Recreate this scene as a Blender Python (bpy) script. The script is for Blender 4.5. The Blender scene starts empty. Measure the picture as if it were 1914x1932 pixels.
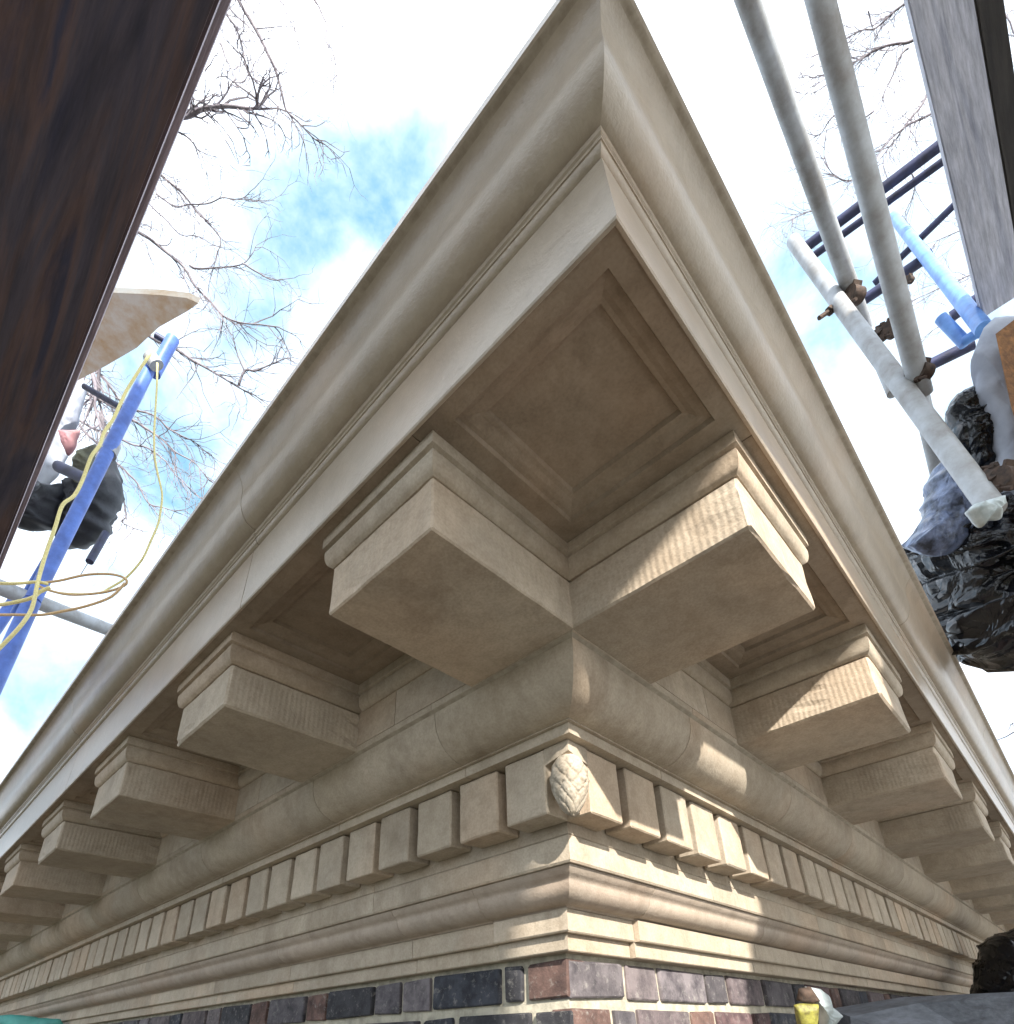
import bpy, bmesh, math, random
from mathutils import Vector, Matrix, noise
random.seed(7)
S = bpy.context.scene
# ------------------------------------------------------------------ camera
U = 0.40                        # metres per drawing unit of the cornice
Z0 = 6.0 + 1.249154 * U         # height of the modillion undersides
CAM = Vector((0.932506 * U, -1.355179 * U, 6.0))
YAW, PITCH, ROLL = math.radians(42.80471), math.radians(26.44256), math.radians(-2.019)
FPX, CX, CY = 1127.42, 957.0, 1407.74   # lens in units of a 1914 px wide frame
fwd = Vector((-math.sin(YAW) * math.cos(PITCH), math.cos(YAW) * math.cos(PITCH), math.sin(PITCH)))
rt = fwd.cross(Vector((0, 0, 1))).normalized()
up = rt.cross(fwd)
right = rt * math.cos(ROLL) + up * math.sin(ROLL)
upv = -rt * math.sin(ROLL) + up * math.cos(ROLL)
cam_d = bpy.data.cameras.new("camera")
cam = bpy.data.objects.new("camera", cam_d)
S.collection.objects.link(cam)
M = Matrix((right, upv, -fwd)).transposed().to_4x4()
M.translation = CAM
cam.matrix_world = M
cam_d.sensor_fit = 'HORIZONTAL'
cam_d.sensor_width = 36
cam_d.lens = FPX / 1914 * 36
cam_d.shift_y = (CY - 966) / 1914
cam_d.clip_start = 0.02
cam_d.clip_end = 3000
S.camera = cam
# ------------------------------------------------------------------ world
SUN_AZ, SUN_EL = math.radians(31), math.radians(26)     # azimuth from +x towards -y
sun_dir = Vector((math.cos(SUN_AZ) * math.cos(SUN_EL), -math.sin(SUN_AZ) * math.cos(SUN_EL), math.sin(SUN_EL)))
w = bpy.data.worlds.new("World"); S.world = w; w.use_nodes = True
nt = w.node_tree; nt.nodes.clear()
def N(nt, t, **kw):
    n = nt.nodes.new(t)
    for k, v in kw.items():
        if k in n.inputs: n.inputs[k].default_value = v
        else: setattr(n, k, v)
    return n
sky = N(nt, 'ShaderNodeTexSky', sky_type='NISHITA', sun_disc=False, sun_elevation=SUN_EL,
        sun_rotation=math.atan2(sun_dir.x, sun_dir.y), altitude=50.0, air_density=1.0, dust_density=1.0, ozone_density=1.0)
tc = N(nt, 'ShaderNodeTexCoord')
mp = N(nt, 'ShaderNodeMapping'); mp.inputs['Scale'].default_value = (1, 1, 1.5); mp.inputs['Location'].default_value = (-0.113, 0.088, -0.125)
nz = N(nt, 'ShaderNodeTexNoise', Scale=3.2, Detail=7.0, Roughness=0.58, Distortion=0.35)
cr = N(nt, 'ShaderNodeValToRGB')
cr.color_ramp.elements[0].position = 0.29; cr.color_ramp.elements[1].position = 0.62
cr.color_ramp.elements[0].color = (0.0, 0.0, 0.0, 1); cr.color_ramp.elements[1].color = (1, 1, 1, 1)
veil = N(nt, 'ShaderNodeMix', data_type='RGBA'); veil.inputs[0].default_value = 0.62; veil.inputs[7].default_value = (1.35, 2.8, 3.8, 1)
mx = N(nt, 'ShaderNodeMix', data_type='RGBA'); mx.inputs[7].default_value = (6.9, 7.3, 8.0, 1)
bg = N(nt, 'ShaderNodeBackground', Strength=0.12)
wo = N(nt, 'ShaderNodeOutputWorld')
L = nt.links.new
L(tc.outputs['Generated'], mp.inputs['Vector']); L(mp.outputs[0], nz.inputs['Vector']); L(nz.outputs['Fac'], cr.inputs[0])
L(cr.outputs[0], mx.inputs[0]); L(sky.outputs[0], veil.inputs[6]); L(veil.outputs[2], mx.inputs[6]); L(mx.outputs[2], bg.inputs[0]); L(bg.outputs[0], wo.inputs[0])
sun_d = bpy.data.lights.new("sun", 'SUN'); sun_d.energy = 3.6; sun_d.angle = math.radians(0.9); sun_d.color = (1.0, 0.96, 0.88)
sun = bpy.data.objects.new("sun", sun_d); S.collection.objects.link(sun)
sun.rotation_euler = sun_dir.to_track_quat('Z', 'Y').to_euler()
S.view_settings.view_transform = 'Standard'; S.view_settings.look = 'None'
S.view_settings.exposure = 1.52; S.view_settings.gamma = 1.0; S.view_settings.use_curve_mapping = False
S.cycles.max_bounces = 8; S.cycles.diffuse_bounces = 6

# ------------------------------------------------------------------ helpers
def ray(px, py): return fwd + right * ((px - CX) / FPX) + upv * ((CY - py) / FPX)
def at(px, py, d): return CAM + ray(px, py) * d              # a point d metres in front of the lens plane
def at_h(px, py, h):                                          # a point h metres above the lens
    r = ray(px, py); return CAM + r * (h / r.z)
def W(x, y, z): return Vector((x * U, y * U, Z0 + z * U))     # drawing units -> world
def new_obj(name, bm, mat, parent=None, smooth=False, loc=None):
    me = bpy.data.meshes.new(name)
    bmesh.ops.recalc_face_normals(bm, faces=bm.faces[:])
    if smooth:
        for f in bm.faces: f.smooth = True
    bm.to_mesh(me); bm.free()
    me.materials.append(mat)
    o = bpy.data.objects.new(name, me); S.collection.objects.link(o)
    if loc is not None: o.location = loc
    if parent: o.parent = parent
    return o
def empty(name, loc=(0, 0, 0)):
    o = bpy.data.objects.new(name, None); o.location = loc; o.empty_display_size = 0.1
    S.collection.objects.link(o); return o
def tag(o, label=None, cat=None, group=None, kind=None):
    for k, v in (('label', label), ('category', cat), ('group', group), ('kind', kind)):
        if v: o[k] = v
    return o
def dup(o, parent=None):
    c = o.copy(); S.collection.objects.link(c); c.parent = parent
    for ch in [x for x in o.children]: dup(ch, c)
    return c
def box(bm, a, b, bevel=0.0):
    c = [(min(a[i], b[i]) + max(a[i], b[i])) / 2 for i in range(3)]
    s = [abs(a[i] - b[i]) for i in range(3)]
    r = bmesh.ops.create_cube(bm, size=1.0, matrix=Matrix.Translation(c) @ Matrix.Diagonal((*s, 1)))
    if bevel:
        es = list({e for v in r['verts'] for e in v.link_edges})
        bmesh.ops.bevel(bm, geom=es, offset=bevel, segments=1, profile=0.5, affect='EDGES')
def tube(bm, pts, r, seg=12, cap=True):
    pts = [Vector(p) for p in pts]; rad = r if isinstance(r, (list, tuple)) else [r] * len(pts)
    rings = []; prev = None
    for i, p in enumerate(pts):
        d = (pts[min(i + 1, len(pts) - 1)] - pts[max(i - 1, 0)]).normalized()
        a = prev if prev else (Vector((0, 0, 1)) if abs(d.z) < .9 else Vector((1, 0, 0)))
        a = (a - d * a.dot(d)).normalized(); b = d.cross(a); prev = a
        rings.append([bm.verts.new(p + (a * math.cos(t * 2 * math.pi / seg) + b * math.sin(t * 2 * math.pi / seg)) * rad[i]) for t in range(seg)])
    for i in range(len(rings) - 1):
        for t in range(seg):
            bm.faces.new((rings[i][t], rings[i][(t + 1) % seg], rings[i + 1][(t + 1) % seg], rings[i + 1][t]))
    if cap: bm.faces.new(rings[0]); bm.faces.new(rings[-1][::-1])
def smooth_path(pts, n=6):
    pts = [Vector(p) for p in pts]; out = []
    for i in range(len(pts) - 1):
        p0 = pts[max(i - 1, 0)]; p1 = pts[i]; p2 = pts[i + 1]; p3 = pts[min(i + 2, len(pts) - 1)]
        for k in range(n):
            t = k / n
            out.append(0.5 * ((2 * p1) + (p2 - p0) * t + (2 * p0 - 5 * p1 + 4 * p2 - p3) * t * t + (3 * p1 - p0 - 3 * p2 + p3) * t ** 3))
    out.append(pts[-1]); return out
def side_pt(side, s, p, z): return (-s * U, -p * U, z * U) if side == 'L' else (p * U, s * U, z * U)
def run(name, mat, parent, prof, side, s0, s1, mitre=False, off=0.0, seg_faces=None, smooth=True):
    """a stone of the cornice: the closed profile [(p, z)...] drawn out along one wall from s0 to s1"""
    bm = bmesh.new(); n = len(prof)
    a = [bm.verts.new(side_pt(side, (-(p + off)) if mitre else s0, p + off, z)) for p, z in prof]
    b = [bm.verts.new(side_pt(side, s1, p + off, z)) for p, z in prof]
    for i in range(n): bm.faces.new((a[i], a[(i + 1) % n], b[(i + 1) % n], b[i]))
    bm.faces.new(a); bm.faces.new(b[::-1])
    o = new_obj(name, bm, mat, parent, smooth)
    if smooth:
        m = o.modifiers.new('edges', 'EDGE_SPLIT'); m.split_angle = math.radians(28)
    return o
def sweep(bm, path, prof, closed_prof=True):
    """profile (offset outward, z) along a 2-D path with mitred corners; outward is to the right of travel"""
    P = [Vector(p) for p in path]; rings = []
    for i, p in enumerate(P):
        ns = []
        for a, b in ((i - 1, i), (i, i + 1)):
            if a >= 0 and b < len(P):
                d = (P[b] - P[a]).normalized(); ns.append(Vector((d.y, -d.x)))
        n = ns[0] if len(ns) == 1 else (ns[0] + ns[1]) / (1 + ns[0].dot(ns[1]))
        rings.append([bm.verts.new(((p.x + n.x * o) * U, (p.y + n.y * o) * U, z * U)) for o, z in prof])
    m = len(prof)
    for i in range(len(rings) - 1):
        for k in range(m): bm.faces.new((rings[i][k], rings[i][(k + 1) % m], rings[i + 1][(k + 1) % m], rings[i + 1][k]))
    bm.faces.new(rings[0]); bm.faces.new(rings[-1][::-1])

# ------------------------------------------------------------------ materials
def mat(name): 
    m = bpy.data.materials.new(name); m.use_nodes = True
    return m, m.node_tree, m.node_tree.nodes['Principled BSDF']
def ramp(nt, stops, interp='LINEAR'):
    r = nt.nodes.new('ShaderNodeValToRGB'); r.color_ramp.interpolation = interp
    while len(r.color_ramp.elements) < len(stops): r.color_ramp.elements.new(0.5)
    for e, (p, c) in zip(r.color_ramp.elements, stops): e.position = p; e.color = (*c, 1)
    return r
def stone(name, base, dark, rough=0.85, grain=0.15, tool=0.0, stain=0.38, fine=False, var=0.10):
    m, nt, b = mat(name); L = nt.links.new
    tc = N(nt, 'ShaderNodeTexCoord'); oi = N(nt, 'ShaderNodeObjectInfo')
    ad = N(nt, 'ShaderNodeVectorMath', operation='ADD'); sc = N(nt, 'ShaderNodeMath', operation='MULTIPLY'); sc.inputs[1].default_value = 37.0
    L(oi.outputs['Random'], sc.inputs[0]); L(tc.outputs['Object'], ad.inputs[0]); L(sc.outputs[0], ad.inputs[1])
    n1 = N(nt, 'ShaderNodeTexNoise', Scale=5.0, Detail=6.0, Roughness=0.65, Distortion=0.5)
    n2 = N(nt, 'ShaderNodeTexNoise', Scale=260.0, Detail=3.0)
    n3 = N(nt, 'ShaderNodeTexNoise', Scale=38.0, Detail=5.0, Roughness=0.7)
    for n in (n1, n2, n3): L(ad.outputs[0], n.inputs['Vector'])
    r = ramp(nt, [(0.32, dark), (0.62, base)]); L(n1.outputs['Fac'], r.inputs[0])
    m1 = N(nt, 'ShaderNodeMix', data_type='RGBA', blend_type='MULTIPLY'); m1.inputs[0].default_value = stain
    r3 = ramp(nt, [(0.35, (0.62, 0.58, 0.52)), (0.6, (1, 1, 1))]); L(n3.outputs['Fac'], r3.inputs[0])
    L(r.outputs[0], m1.inputs[6]); L(r3.outputs[0], m1.inputs[7])
    m2 = N(nt, 'ShaderNodeMix', data_type='RGBA', blend_type='MULTIPLY'); m2.inputs[0].default_value = grain * 2
    r2 = ramp(nt, [(0.35, (0.6, 0.58, 0.55)), (0.6, (1, 1, 1))]); L(n2.outputs['Fac'], r2.inputs[0])
    L(m1.outputs[2], m2.inputs[6]); L(r2.outputs[0], m2.inputs[7])
    mr = N(nt, 'ShaderNodeMapRange'); mr.inputs['To Min'].default_value = 1 - var; mr.inputs['To Max'].default_value = 1 + var * .6
    L(oi.outputs['Random'], mr.inputs['Value'])
    vm = N(nt, 'ShaderNodeVectorMath', operation='SCALE'); L(m2.outputs[2], vm.inputs[0]); L(mr.outputs[0], vm.inputs['Scale'])
    # patches of slightly different hue, and soot streaks running down
    n4 = N(nt, 'ShaderNodeTexNoise', Scale=2.6, Detail=3.0); L(ad.outputs[0], n4.inputs['Vector'])
    r4 = ramp(nt, [(0.34, (1.0, 0.99, 0.97)), (0.5, (1, 1, 1)), (0.66, (1.06, 0.98, 0.92))]); L(n4.outputs['Fac'], r4.inputs[0])
    m4 = N(nt, 'ShaderNodeMix', data_type='RGBA', blend_type='MULTIPLY'); m4.inputs[0].default_value = 1.0
    L(vm.outputs[0], m4.inputs[6]); L(r4.outputs[0], m4.inputs[7])
    mp5 = N(nt, 'ShaderNodeMapping'); mp5.inputs['Scale'].default_value = (9, 9, 2.2); L(ad.outputs[0], mp5.inputs[0])
    n5 = N(nt, 'ShaderNodeTexNoise', Scale=1.0, Detail=7.0, Roughness=0.7, Distortion=0.4); L(mp5.outputs[0], n5.inputs['Vector'])
    r5 = ramp(nt, [(0.34, (0.58, 0.55, 0.52)), (0.47, (1, 1, 1))]); L(n5.outputs['Fac'], r5.inputs[0])
    m5 = N(nt, 'ShaderNodeMix', data_type='RGBA', blend_type='MULTIPLY'); m5.inputs[0].default_value = min(1.0, stain * 1.1)
    L(m4.outputs[2], m5.inputs[6]); L(r5.outputs[0], m5.inputs[7])
    L(m5.outputs[2], b.inputs['Base Color'])
    b.inputs['Roughness'].default_value = rough
    bp = N(nt, 'ShaderNodeBump', Strength=0.35, Distance=0.0015); L(n2.outputs['Fac'], bp.inputs['Height'])
    last = bp
    b3 = N(nt, 'ShaderNodeBump', Strength=0.3, Distance=0.004); L(n3.outputs['Fac'], b3.inputs['Height']); L(bp.outputs[0], b3.inputs['Normal']); last = b3
    if tool:
        # drafted tool marks: fine upright grooves cut round the block
        sp = N(nt, 'ShaderNodeSeparateXYZ'); L(tc.outputs['Object'], sp.inputs[0])
        a = N(nt, 'ShaderNodeMath', operation='ADD'); L(sp.outputs[0], a.inputs[0]); L(sp.outputs[1], a.inputs[1])
        nn = N(nt, 'ShaderNodeMath', operation='MULTIPLY_ADD'); nn.inputs[1].default_value = 0.004; L(n3.outputs['Fac'], nn.inputs[0]); L(a.outputs[0], nn.inputs[2])
        cb = N(nt, 'ShaderNodeCombineXYZ'); L(nn.outputs[0], cb.inputs[0])
        if fine: wv = N(nt, 'ShaderNodeTexNoise', Scale=220.0, Detail=2.0)
        else: wv = N(nt, 'ShaderNodeTexWave', Scale=34.0, Distortion=1.5, Detail=2.0)
        L(cb.outputs[0], wv.inputs['Vector'])
        ge = N(nt, 'ShaderNodeSeparateXYZ'); L(tc.outputs['Normal'], ge.inputs[0]); ab = N(nt, 'ShaderNodeMath', operation='ABSOLUTE'); L(ge.outputs[2], ab.inputs[0]); sb = N(nt, 'ShaderNodeMath', operation='SUBTRACT'); sb.inputs[0].default_value = 1.0; L(ab.outputs[0], sb.inputs[1]); ml = N(nt, 'ShaderNodeMath', operation='MULTIPLY'); ml.inputs[1].default_value = min(tool, 1.0); L(sb.outputs[0], ml.inputs[0])
        b4 = N(nt, 'ShaderNodeBump', Distance=0.0013); L(ml.outputs[0], b4.inputs['Strength']); L(wv.outputs['Fac'], b4.inputs['Height']); L(last.outputs[0], b4.inputs['Normal']); last = b4
    L(last.outputs[0], b.inputs['Normal'])
    return m
STONE = stone('cast_stone', (0.51, 0.43, 0.335), (0.40, 0.33, 0.25))
STONE_D = stone('drafted_dentil_stone', (0.54, 0.455, 0.355), (0.42, 0.35, 0.27), tool=0.3, fine=True)
STONE_T = stone('tooled_cast_stone', (0.54, 0.455, 0.355), (0.42, 0.35, 0.27), tool=0.30)
STONE_P = stone('pinkish_cast_stone', (0.47, 0.38, 0.305), (0.39, 0.32, 0.255), rough=0.7, grain=0.08)
GFRC = stone('smooth_cornice_panel', (0.47, 0.395, 0.31), (0.41, 0.345, 0.27), rough=0.31, grain=0.04, stain=0.22, var=0.04)
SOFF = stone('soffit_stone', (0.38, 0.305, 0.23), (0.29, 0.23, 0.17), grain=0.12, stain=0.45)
CONE = stone('carved_stone', (0.56, 0.49, 0.40), (0.38, 0.33, 0.26), grain=0.2, stain=0.6)
def plain(name, col, rough=0.6, metal=0.0, nscale=0, ncol=None, bump=0.0, spec=None):
    m, nt, b = mat(name); b.inputs['Roughness'].default_value = rough; b.inputs['Metallic'].default_value = metal
    if spec is not None: b.inputs['Specular IOR Level'].default_value = spec
    if nscale:
        tc = N(nt, 'ShaderNodeTexCoord'); n = N(nt, 'ShaderNodeTexNoise', Scale=float(nscale), Detail=6.0, Roughness=0.65)
        nt.links.new(tc.outputs['Object'], n.inputs['Vector'])
        r = ramp(nt, [(0.35, ncol), (0.62, col)]); nt.links.new(n.outputs['Fac'], r.inputs[0]); nt.links.new(r.outputs[0], b.inputs['Base Color'])
        if bump:
            bp = N(nt, 'ShaderNodeBump', Strength=0.6, Distance=bump); nt.links.new(n.outputs['Fac'], bp.inputs['Height']); nt.links.new(bp.outputs[0], b.inputs['Normal'])
    else: b.inputs['Base Color'].default_value = (*col, 1)
    return m
def crinkle(m, scale, dist):
    nt = m.node_tree; b = nt.nodes['Principled BSDF']; tc = N(nt, 'ShaderNodeTexCoord')
    n0 = N(nt, 'ShaderNodeTexNoise', Scale=scale * .7, Detail=3.0, Distortion=1.0); nt.links.new(tc.outputs['Object'], n0.inputs['Vector'])
    v = N(nt, 'ShaderNodeTexVoronoi', Scale=scale); v.feature = 'DISTANCE_TO_EDGE'
    ad = N(nt, 'ShaderNodeVectorMath', operation='MULTIPLY_ADD'); ad.inputs[1].default_value = (.06, .06, .06)
    nt.links.new(n0.outputs['Color'], ad.inputs[0]); nt.links.new(tc.outputs['Object'], ad.inputs[2]); nt.links.new(ad.outputs[0], v.inputs['Vector'])
    s2 = N(nt, 'ShaderNodeMath', operation='ADD'); nt.links.new(v.outputs['Distance'], s2.inputs[0]); nt.links.new(n0.outputs['Fac'], s2.inputs[1])
    bp = N(nt, 'ShaderNodeBump', Strength=1.0, Distance=dist); nt.links.new(s2.outputs[0], bp.inputs['Height']); nt.links.new(bp.outputs[0], b.inputs['Normal'])
def wood(name, cols, axis, scale=1.0, rough=0.8):
    m, nt, b = mat(name); L = nt.links.new
    tc = N(nt, 'ShaderNodeTexCoord'); mp = N(nt, 'ShaderNodeMapping')
    s = [15 * scale] * 3; s[axis] = 1.3 * scale; mp.inputs['Scale'].default_value = s
    L(tc.outputs['Object'], mp.inputs[0])
    n = N(nt, 'ShaderNodeTexNoise', Scale=1.0, Detail=8.0, Roughness=0.6, Distortion=1.6); L(mp.outputs[0], n.inputs['Vector'])
    n2 = N(nt, 'ShaderNodeTexNoise', Scale=5.0, Detail=6.0, Roughness=0.7); L(mp.outputs[0], n2.inputs['Vector'])
    r = ramp(nt, cols); L(n.outputs['Fac'], r.inputs[0])
    r2 = ramp(nt, [(0.35, (0.55, 0.55, 0.55)), (0.65, (1.1, 1.1, 1.1))]); L(n2.outputs['Fac'], r2.inputs[0])
    mm = N(nt, 'ShaderNodeMix', data_type='RGBA', blend_type='MULTIPLY'); mm.inputs[0].default_value = 0.8
    L(r.outputs[0], mm.inputs[6]); L(r2.outputs[0], mm.inputs[7]); L(mm.outputs[2], b.inputs['Base Color'])
    b.inputs['Roughness'].default_value = rough
    bp = N(nt, 'ShaderNodeBump', Strength=0.5, Distance=0.002); L(n2.outputs['Fac'], bp.inputs['Height']); L(bp.outputs[0], b.inputs['Normal'])
    return m
def brick_mat():
    m, nt, b = mat('old_brick'); L = nt.links.new
    tc = N(nt, 'ShaderNodeTexCoord'); oi = N(nt, 'ShaderNodeObjectInfo')
    ad = N(nt, 'ShaderNodeVectorMath', operation='ADD'); sc = N(nt, 'ShaderNodeMath', operation='MULTIPLY'); sc.inputs[1].default_value = 51.0
    L(oi.outputs['Random'], sc.inputs[0]); L(tc.outputs['Object'], ad.inputs[0]); L(sc.outputs[0], ad.inputs[1])
    n1 = N(nt, 'ShaderNodeTexNoise', Scale=22.0, Detail=8.0, Roughness=0.7); n2 = N(nt, 'ShaderNodeTexNoise', Scale=60.0, Detail=6.0, Roughness=0.75)
    L(ad.outputs[0], n1.inputs['Vector']); L(ad.outputs[0], n2.inputs['Vector'])
    r2 = ramp(nt, [(0.35, (0.35, 0.33, 0.36)), (0.6, (1.15, 1.1, 1.1))]); L(n1.outputs['Fac'], r2.inputs[0])
    mm = N(nt, 'ShaderNodeMix', data_type='RGBA', blend_type='MULTIPLY'); mm.inputs[0].default_value = 1.0
    L(oi.outputs['Color'], mm.inputs[6]); L(r2.outputs[0], mm.inputs[7])
    r3 = ramp(nt, [(0.55, (0, 0, 0)), (0.72, (0.6, 0.6, 0.6))]); L(n2.outputs['Fac'], r3.inputs[0])
    m3 = N(nt, 'ShaderNodeMix', data_type='RGBA'); m3.inputs[7].default_value = (0.36, 0.335, 0.30, 1)
    L(r3.outputs[0], m3.inputs[0]); L(mm.outputs[2], m3.inputs[6]); L(m3.outputs[2], b.inputs['Base Color'])
    b.inputs['Roughness'].default_value = 0.9
    bp = N(nt, 'ShaderNodeBump', Strength=0.8, Distance=0.004); L(n2.outputs['Fac'], bp.inputs['Height']); L(bp.outputs[0], b.inputs['Normal'])
    return m
BRICK = brick_mat()
JOINT = plain('joint_mortar', (0.42, 0.36, 0.28), 0.95, nscale=60, ncol=(0.30, 0.25, 0.19))
MORTAR = plain('mortar', (0.50, 0.45, 0.35), 0.95, nscale=40, ncol=(0.30, 0.27, 0.21), bump=0.006)
GALV = plain('galvanised_tube', (0.44, 0.455, 0.47), 0.55, 0.25, nscale=11, ncol=(0.27, 0.255, 0.24), bump=0.001)
DARKSTEEL = plain('dark_blue_steel', (0.05, 0.055, 0.12), 0.5, 0.2, nscale=18, ncol=(0.03, 0.03, 0.05))
BLUE = plain('blue_paint', (0.10, 0.20, 0.62), 0.45, 0.0, nscale=16, ncol=(0.055, 0.11, 0.38))
PALEBLUE = plain('pale_blue_paint', (0.16, 0.36, 0.78), 0.45, nscale=16, ncol=(0.10, 0.22, 0.55))
RUST = plain('rusty_coupler', (0.11, 0.07, 0.05), 0.8, 0.3, nscale=60, ncol=(0.04, 0.03, 0.025), bump=0.002)
ROPE = plain('yellow_rope', (0.82, 0.73, 0.34), 0.7, nscale=300, ncol=(0.6, 0.5, 0.2), bump=0.001)
ROPE2 = plain('faded_rope', (0.66, 0.46, 0.25), 0.7, nscale=300, ncol=(0.5, 0.33, 0.16))
BLACK = plain('black_plastic', (0.008, 0.009, 0.012), 0.17, spec=0.5, nscale=40, ncol=(0.008, 0.008, 0.01))
SHEENPL = plain('sheen_on_black_plastic', (0.20, 0.25, 0.40), 0.3, nscale=24, ncol=(0.02, 0.025, 0.04))  # reflective sheen of the black plastic painted as a blue-grey colour
crinkle(BLACK, 11.0, 0.022); crinkle(SHEENPL, 14.0, 0.018)
BAGF = plain('black_fabric', (0.025, 0.028, 0.035), 0.6, nscale=30, ncol=(0.012, 0.012, 0.02), bump=0.002)
CLOTH = plain('grey_cloth', (0.46, 0.49, 0.56), 0.85, nscale=9, ncol=(0.32, 0.34, 0.41), bump=0.004)
WHITEPL = plain('white_plastic', (0.55, 0.60, 0.60), 0.35, nscale=30, ncol=(0.32, 0.37, 0.37))
YELLOWM = plain('yellow_plastic', (0.30, 0.28, 0.05), 0.6, nscale=90, ncol=(0.12, 0.10, 0.03))
TEAL = plain('teal_tarp', (0.10, 0.42, 0.36), 0.6, nscale=12, ncol=(0.06, 0.28, 0.25))
PINK = plain('pink_cloth', (0.42, 0.20, 0.22), 0.8, nscale=14, ncol=(0.38, 0.2, 0.2))
OLIVE = plain('olive_cloth', (0.19, 0.19, 0.13), 0.85, nscale=30, ncol=(0.11, 0.11, 0.09))
BARK = plain('glare_pale_bark', (0.30, 0.27, 0.29), 0.9, nscale=8, ncol=(0.20, 0.17, 0.20))  # lightened lilac tone carries the sky glare on the branches
DARKWOOD = wood('dark_plank', [(0.3, (0.05, 0.05, 0.09)), (0.46, (0.11, 0.095, 0.125)), (0.55, (0.17, 0.11, 0.11)), (0.66, (0.065, 0.065, 0.11))], 0, 1.0)
LITEDGE = wood('lit_plank_edge', [(0.3, (0.42, 0.34, 0.36)), (0.7, (0.66, 0.58, 0.64))], 0, 2.0)  # pale tone puts the light on the plank edge into its colour
GREYWOOD = wood('weathered_grey_wood', [(0.3, (0.34, 0.35, 0.42)), (0.55, (0.56, 0.56, 0.62)), (0.75, (0.42, 0.42, 0.48))], 1, 1.6)
SLATE = wood('grey_blue_board', [(0.3, (0.07, 0.08, 0.10)), (0.6, (0.15, 0.165, 0.20))], 1, 1.2)
BLACKWOOD = wood('black_beam_wood', [(0.3, (0.018, 0.016, 0.016)), (0.7, (0.045, 0.038, 0.032))], 1, 1.4)
BROWNWOOD = wood('brown_wood', [(0.3, (0.10, 0.05, 0.03)), (0.7, (0.36, 0.17, 0.06))], 1, 2.0)
TAN = plain('stained_plywood', (0.86, 0.80, 0.72), 0.85, nscale=22, ncol=(0.70, 0.50, 0.30), bump=0.002)
ASPH = plain('pavement', (0.085, 0.075, 0.06), 0.95, nscale=2, ncol=(0.06, 0.053, 0.043), bump=0.01)
GRASS = plain('ground_soil', (0.07, 0.065, 0.04), 1.0, nscale=0.6, ncol=(0.04, 0.05, 0.025), bump=0.03)
ROOFM = plain('roof_felt', (0.10, 0.10, 0.10), 0.9, nscale=10, ncol=(0.06, 0.06, 0.06))

# ------------------------------------------------------------------ ground
bm = bmesh.new(); bmesh.ops.create_grid(bm, x_segments=2, y_segments=2, size=900)
tag(new_obj('ground', bm, GRASS), kind='structure')
bm = bmesh.new(); box(bm, (-30, -6, 0.0), (7, 30, 0.06)); tag(new_obj('pavement', bm, ASPH), kind='structure')

# a belt of evergreen woodland around the site
bm = bmesh.new(); random.seed(4)
for i in range(9000):
    a = random.uniform(0, 2 * math.pi); r = random.uniform(24, 36); hmax = 6.0 + 2.5 * noise.noise(Vector((math.cos(a) * 4, math.sin(a) * 4, 0))) + 1.5 * noise.noise(Vector((math.cos(a) * 17, math.sin(a) * 17, 3)))
    c = Vector((r * math.cos(a), r * math.sin(a), hmax * random.random() ** 0.6)); sz = random.uniform(.5, 1.3)
    d1 = Vector((random.gauss(0, 1), random.gauss(0, 1), random.gauss(0, .6))).normalized() * sz; d2 = Vector((random.gauss(0, 1), random.gauss(0, 1), random.gauss(0, 1))).cross(d1).normalized() * sz
    v = [bm.verts.new(c + q) for q in (d1, d2, -d1, -d2)]; bm.faces.new(v)
WOODS = plain('evergreen_foliage', (0.07, 0.085, 0.035), 0.9, nscale=0.8, ncol=(0.03, 0.045, 0.02))
tag(new_obj('woodland', bm, WOODS), 'belt of dark evergreen woodland around the site', 'woodland', kind='stuff')
# ------------------------------------------------------------------ the cornice
SP, MW, PM, ZT = 1.290626, 0.514947, 0.617270, 0.197280
NM = 11; SEND = 14.6
corn = empty('stone_cornice', (0, 0, Z0))
tag(corn, 'pale tan stone cornice with square blocks under the overhang, wrapping the building corner', 'cornice')
def arc(p0, z0, p1, z1, kind, n=8):
    out = []
    for i in range(n + 1):
        t = i / n * math.pi / 2
        if kind == 'out_up': out.append((p0 + (p1 - p0) * math.sin(t), z0 + (z1 - z0) * (1 - math.cos(t))))   # leaves level, ends upright
        else: out.append((p0 + (p1 - p0) * (1 - math.cos(t)), z0 + (z1 - z0) * math.sin(t)))                  # leaves upright, ends level
    return out
crown = [(0.30, 0.712), (0.708, 0.712)] + arc(0.716, 0.714, 0.792, 0.842, 'out_up', 12) + arc(0.792, 0.842, 0.862, 0.972, 'up_out', 12)[1:] + \
        [(0.8686, 0.976), (0.8686, 1.012), (0.84, 1.02), (0.30, 1.05)]
bed = [(0.0, 0.645), (0.684, 0.645)] + arc(0.684, 0.648, 0.702, 0.672, 'out_up', 4) + [(0.7055, 0.672), (0.7055, 0.686), (0.711, 0.689), (0.713, 0.706), (0.706, 0.712), (0.0, 0.712)]
corona = [(-0.6, 0.40), (0.684, 0.40), (0.684, 0.328), (0.686, 0.326), (0.6945, 0.326), (0.698, 0.332), (0.6905, 0.628), (0.684, 0.645), (-0.6, 0.645)]
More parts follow.
